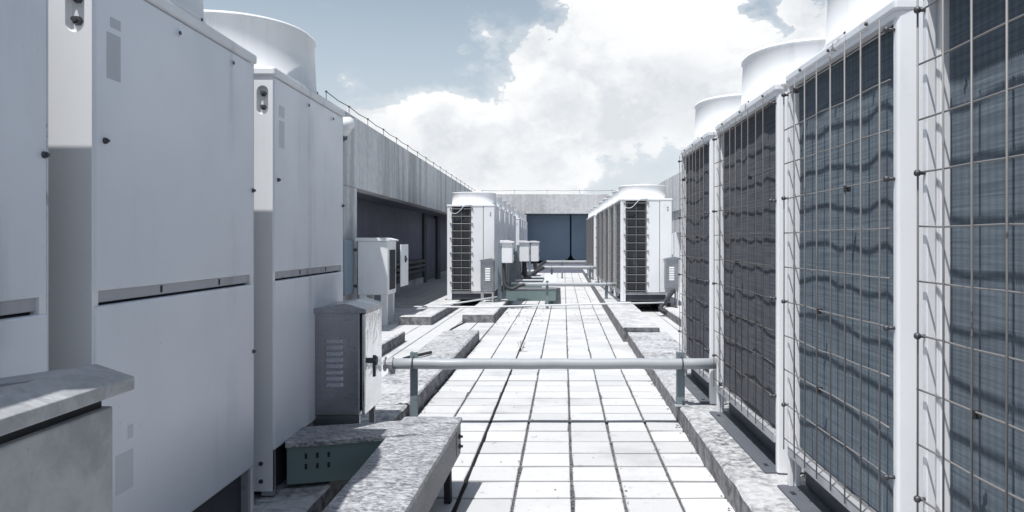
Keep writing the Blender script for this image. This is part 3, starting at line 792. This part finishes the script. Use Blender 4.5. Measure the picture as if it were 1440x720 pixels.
def white_box(x0, x1, y0, y1, z0, z1, zg, label, big=False, group='white switch boxes'):
    t = thing('switch_box', ((x0+x1)/2, (y0+y1)/2, zg), label, 'switch box', group)
    part('body', MB().box(x0, x1, y0, y1, z0, z1), M['white'], t, bev=.008)
    part('lid', MB().prism([(x0-.03, z1), (x1+.03, z1), (x1+.03, z1+.02), (x1-.08, z1+.045), (x0-.03, z1+.045)], 'y', y0-.03, y1+.03), M['white'], t, bev=.004)
    if big:
        part('side_door', MB().box(x0-.075, x0-.055, y0-.45, y0+.02, z0+.02, z1+.01), M['bluegrey'], t, bev=.005)
        part('hinge', MB().box(x0-.056, x0+.001, y0-.01, y0+.01, z0+.1, z0+.14), M['bolt'], t)
        part('hinge', MB().box(x0-.056, x0+.001, y0-.01, y0+.01, z1-.14, z1-.10), M['bolt'], t)
        part('opening', MB().box(x1-.004, x1+.004, y0+.10, y1-.07, z0+.06, z1-.12), M['inside'], t)
        d = part('door', MB().box(x1+.06, x1+.08, y1-.02, y1+.50, z0+.08, z1-.05), M['white'], t, bev=.004)
        part('door_bar', MB().box(x1, x1+.059, y1-.02, y1+.0, z0+.3, z0+.34), M['bolt'], t)
        part('handle', MB().prism([(y1+.22, z0+.42), (y1+.34, z0+.46), (y1+.22, z0+.52)], 'x', x1+.081, x1+.10), M['bolt'], d)
        for xx in (x0+.02, x1-.10):
            part('leg', MB().box(xx, xx+.08, y0+.02, y0+.10, zg, z0+.001), M['white'], t)
            part('leg', MB().box(xx, xx+.08, y1-.10, y1-.02, zg, z0+.001), M['white'], t)
    else:
        part('door', MB().box(x1, x1+.014, y0+.02, y1-.02, z0+.03, z1-.03), M['white'], t, bev=.004)
        part('latch', MB().box(x1+.014, x1+.03, y0+.05, y0+.08, z0+.14, z0+.24), M['bolt'], t)
        part('post', MB().box(x0-.07, x0-.012, y0+.05, y0+.11, zg, z1-.05), M['bracket'], t)
        part('post_arm', MB().box(x0-.012, x0-.0005, y0+.05, y0+.11, z0+.05, z1-.06), M['bracket'], t)
    return t
white_box(-2.64, -2.23, 10.4, 10.95, .42, 1.15, .0, 'open white switch box on legs beside the left wall recess', True)
white_box(-.86, -.68, 13.0, 13.25, .78, 1.12, .0, 'white switch box on a steel post at the front of far left row')
white_box(-.70, -.50, 16.3, 16.6, .72, 1.12, .0, 'small white switch box farther back along the far left row')
white_box(-.57, -.37, 20.3, 20.6, .62, 1.12, .0, 'smallest white switch box near the blue end panels')

# ------------------------------------------------------------------ cross pipes
def cross_pipe(y, z, r, xa, xb, posts, label, flange=False):
    t = thing('pipe', ((xa+xb)/2, y, z), label, 'pipe', 'pipes crossing the aisle')
    n = 12
    part('run', MB().tube([(xa+(xb-xa)*i/n, y+.002*math.sin(i*1.7), z+.002*math.sin(i*2.3)) for i in range(n+1)], r, 16), M['pipe'], t, smooth=True)
    for x, zg in posts:
        bk = part('bracket', MB().box(x-.024, x+.024, y+r+.001, y+r+.011, zg, z+r*2.0).box(x-.024, x-.014, y+r+.011, y+r+.05, zg, z+r*2.0), M['bracket'], t, bev=.002)
        hoop = [(x, y+r+.012, z+r+.004)]+[(x, y-(r+.004)*math.sin(a), z+(r+.004)*math.cos(a)) for a in [math.pi*k/8 for k in range(9)]]+[(x, y+r+.012, z-r-.004)]
        part('pipe_clamp', MB().tube(hoop, .0045, 6), M['bolt'], bk, smooth=True)
        part('foot', MB().box(x-.04, x+.045, y+r-.03, y+r+.06, zg-.001, zg+.007), M['pipe'], bk)
        part('bolt', MB().tube([(x+.012, y+r-.012, zg+.006), (x+.012, y+r-.012, zg+.032)], .008, 6), M['bolt'], bk)
    if flange:
        part('coupling', MB().tube([(xa-.045, y, z), (xa-.02, y, z), (xa-.019, y, z), (xa+.002, y, z)], [.030, .030, .042, .042], 14).tube([(xa-.055, y, z), (xa-.045, y, z)], .046, 10), M['rail'], t, smooth=False)
        part('coupling', MB().tube([(xa-.008, y, z-.028), (xa-.008, y, z-.062)], .022, 8), M['rail'], t)
    else:
        part('end_cap', MB().tube([(xb-.003, y, z), (xb+.01, y, z)], r*1.15, 12), M['pipe'], t)
    return t
cross_pipe(4.745, .386, .0335, -.985, 1.02, [(-.863, 0), (.80, .12)], 'thick grey pipe crossing the aisle in the foreground between two brackets', True)
cross_pipe(13.0, .42, .03, -.48, 1.07, [(-.09, 0), (.915, .17)], 'second nearest grey pipe across the aisle, under the far units')
cross_pipe(19.4, .49, .045, -.25, 1.08, [(-.02, 0), (.95, .17)], 'third pale pipe across the aisle, second from the end wall')
cross_pipe(23.8, .52, .04, -.22, 1.08, [(.30, 0)], 'farthest pale pipe crossing before the blue panels')
def hose(pts, r, label, mat='black', loc=None):
    P = [Vector(p) for p in pts]; out = []
    for i in range(len(P)-1):
        p0 = P[max(i-1, 0)]; p1 = P[i]; p2 = P[i+1]; p3 = P[min(i+2, len(P)-1)]
        for k in range(6):
            s = k/6
            out.append(.5*((2*p1)+(p2-p0)*s+(2*p0-5*p1+4*p2-p3)*s*s+(3*p1-p0-3*p2+p3)*s**3))
    out.append(P[-1])
    return solo('hose', MB().tube(out, r, 8), M[mat], P[0], label, 'hose', 'black insulated hoses', smooth=True)
hose([(-.83, 13.1, .80), (-.82, 13.05, .55), (-.80, 13.0, .40), (-.68, 12.99, .34), (-.56, 13.0, .40), (-.46, 13.0, .42)], .032, 'black hose curving from post-mounted white box to second grey pipe')
hose([(-.60, 16.45, .72), (-.60, 16.5, .45), (-.55, 17.4, .35), (-.40, 18.6, .42), (-.24, 19.3, .48)], .05, 'thick black hose rising to the third pale pipe')
hose([(-.47, 20.4, .62), (-.46, 20.8, .40), (-.44, 22.4, .36), (-.36, 23.4, .44), (-.22, 23.8, .52)], .05, 'black hose joining the farthest pale pipe')
hose([(1.72, 12.25, .17), (1.80, 12.1, .16), (1.92, 11.9, .10), (1.74, 11.7, .07), (1.66, 11.8, .12), (1.80, 12.0, .26), (1.96, 12.3, .38)], .035, 'black hose looped on the floor beside the right grey box')
# thin conduits lying across the slabs
def conduit(pts, r, label):
    return solo('conduit', MB().tube(pts, r, 8), M['conduit'], pts[0], label, 'conduit', 'thin pale conduits', smooth=True)
conduit([(-2.5, 11.7, .15), (-1.0, 11.72, .145), (.7, 11.76, .19), (1.72, 11.85, .20)], .013, 'thin pale conduit crossing the whole aisle at floor level')
conduit([(-1.75, 12.2, .14), (-1.4, 12.4, .17), (-.93, 12.85, .22)], .012, 'short pale conduit slanting up at the far left row corner')
# black cable along the floor
solo('cable', MB().tube([(fx(-1.475, y)+.02*math.sin(y*2.1)+(.12 if y > 10 else 0)*(y-10), y, .008) for y in [5+.25*i for i in range(25)]], .011, 6), M['black'], (-1.45, 8, 0),
     'black cable lying along the floor left of the empty plinth', 'cable', smooth=True)
hose([(-1.28, 6.6, .135), (-1.22, 6.72, .14), (-1.16, 6.78, .145), (-1.10, 6.95, .14)], .014, 'short dark hose end lying on the plinth behind the steel box')

# ------------------------------------------------------------------ cable trays
def tray(p0, p1, w, h, name_label, body='greenbox', lid='galv', slots=None, legs=(), group='cable trunking', bolts=False):
    """trunking from p0 to p1 (centre of the lid top)"""
    p0 = Vector(p0); p1 = Vector(p1); d = (p1-p0); Ln = d.length
    t = thing('cable_trunking', p0, name_label, 'cable trunking', group)
    rot = d.to_track_quat('Y', 'Z')
    def sub(name, mb, mat, parent, bev=0):
        o = bpy.data.objects.new(name, mesh_of(mb, name, M[mat])); link(o, parent)
        if bev: bevel(o, bev)
        return o
    t.rotation_mode = 'QUATERNION'; t.rotation_quaternion = rot
    sub('trough', MB().box(-w/2+.004, w/2-.004, 0, Ln, -h, -.006), body, t, .003)
    lidm = MB()
    n = max(3, int(Ln/.2)); rings = []
    for i in range(n+1):
        y = -.006+(Ln+.012)*i/n; e = .0012*math.sin(i*2.2)
        rings.append([(-w/2-.004, y, -.022+e), (-w/2-.004, y, e), (-w/2+.01, y, .003+e), (w/2-.01, y, .003-e), (w/2+.004, y, -e), (w/2+.004, y, -.022-e)])
    lidm.loft(rings); sub('cover', lidm, lid, t, .0015)
    if slots:
        for side, y, z, a, b in slots:
            sub('slot', MB().box(side*(w/2-.0045)-.0015, side*(w/2-.0045)+.0015, y-a/2, y+a/2, z-b/2, z+b/2), 'inside', t)
    if bolts:
        for z in (-.07, -.115):
            sub('bolt', MB().tube([(w/2-.006, Ln-.05, z), (w/2+.016, Ln-.05, z)], .006, 6).tube([(w/2-.005, Ln-.05, z), (w/2+.006, Ln-.05, z)], .011, 6), 'bolt', t)
        sub('joint_plate', MB().box(w/2-.005, w/2-.0015, Ln-.10, Ln-.005, -h+.02, -.03), body, t)
    for y, zlen in legs:
        sub('leg', MB().box(w/2-.04, w/2-.012, y-.02, y+.02, -h-zlen, -h+.001), 'inside', t)
        sub('leg', MB().box(-w/2+.012, -w/2+.04, y-.02, y+.02, -h-zlen, -h+.001), 'inside', t)
    return t
# foreground trunking, rising slightly away from the camera, cover in galvanised steel
pe = Vector((-.55, 3.53, .332))
dr = Vector((.068, 1, .074)).normalized()
tray(pe-dr*1.75, pe, .262, .165, 'long foreground cable trunking with mottled galvanised cover beside the tiles', 'galv_side', 'galv', None, [(1.56, .155)], bolts=True)
# short green trunking with slots
gs = [(-1, 0, 0, 0, 0)]
sl = []
for i in range(3):
    for z in (-.062, -.105): sl.append((1, .075+.045*i, z, .010, .022))
a = Vector((-1.12, 3.25, .322)); bb = Vector((-.62, 3.40, .322))
tray(a, bb, .255, .175, 'short dark green trunking with six slots under the steel box', 'greenbox', 'galv', sl)
# far trunking
tray((-.82, 13.75, .31), (.06, 13.75, .31), .26, .22, 'green trunking below the second grey pipe at the far left row', 'greenbox', 'galv_side')
tray((-.06, 13.92, .33), (-.02, 19.0, .33), .26, .16, 'pale covered trunking running lengthwise past the far left units', 'greenbox', 'conduit')
tray((-.80, 15.0, .34), (-.2, 15.0, .34), .16, .10, 'green branch trunking nearest, feeding the far left row', 'greenbox', 'conduit')
tray((-.78, 16.2, .34), (-.2, 16.2, .34), .16, .10, 'green middle branch trunking feeding the far left row', 'greenbox', 'conduit')
tray((-.76, 17.6, .34), (-.2, 17.6, .34), .16, .10, 'green rear branch trunking feeding the far left row', 'greenbox', 'conduit')

# ------------------------------------------------------------------ small things: weed, litter
def weed():
    x, y = fx(-.466, 7.95)+.02, 7.95
    t = thing('weed', (x, y, -.005), 'small leafy weed sprouting from the black joint in the tiles', 'weed')
    rnd = random.Random(5)
    st = MB()
    for k in range(4):
        a = rnd.uniform(0, 6.28); st.tube([(x, y, -.004), (x+.02*math.cos(a), y+.02*math.sin(a), .05), (x+.045*math.cos(a), y+.04*math.sin(a), .08+rnd.uniform(0, .04))], .002, 4)
    part('stem', st, M['leaf'], t)
    for k in range(16):
        a = rnd.uniform(0, 6.28); r = rnd.uniform(.01, .05); z = rnd.uniform(.01, .115); l = rnd.uniform(.02, .04)
        c = Vector((x+r*math.cos(a), y+r*math.sin(a), z)); d = Vector((math.cos(a), math.sin(a), rnd.uniform(-.2, .7))).normalized(); s = d.cross(Vector((0, 0, 1))).normalized()*l*.3
        mb = MB(); mb.quad(c, c+d*l*.5+s, c+d*l+Vector((0, 0, -.004)), c+d*l*.5-s)
        part('leaf', mb, M['leaf'], t)
weed()
def litter():
    rnd = random.Random(12); mb = MB()
    def bit(u, y, s, z=.003):
        x = fx(u, y); a = rnd.uniform(0, 6.28); k = rnd.randint(4, 6)
        i = len(mb.v)
        for j in range(k):
            q = a+6.28*j/k; r = s*rnd.uniform(.5, 1.1); mb.v.append((x+r*math.cos(q), y+r*.8*math.sin(q), z+rnd.uniform(0, s*.35)))
        mb.f.append(tuple(range(i, i+k)))
    for _ in range(170): bit(.735-abs(rnd.gauss(0, .02)), rnd.uniform(2.2, 9.5), rnd.uniform(.004, .013))
    for _ in range(60): bit(-.955+abs(rnd.gauss(0, .02)), rnd.uniform(4.5, 9.5), rnd.uniform(.004, .012))
    for _ in range(90): bit(rnd.uniform(-.95, .72), rnd.uniform(2.3, 12), rnd.uniform(.003, .009))
    for _ in range(160): bit(rnd.uniform(.1, .72), rnd.uniform(11, 17), rnd.uniform(.006, .02))
    for _ in range(120): bit(rnd.uniform(-1.0, -.3), rnd.uniform(10.5, 13.5), rnd.uniform(.006, .025))
    for u in (-.221, .037, .267, .511):
        for _ in range(90): bit(u+rnd.gauss(0, .010), rnd.uniform(2.2, 9), rnd.uniform(.003, .008))
    solo('litter', mb, M['dry'], (0, 5, 0), kind='stuff')
litter()
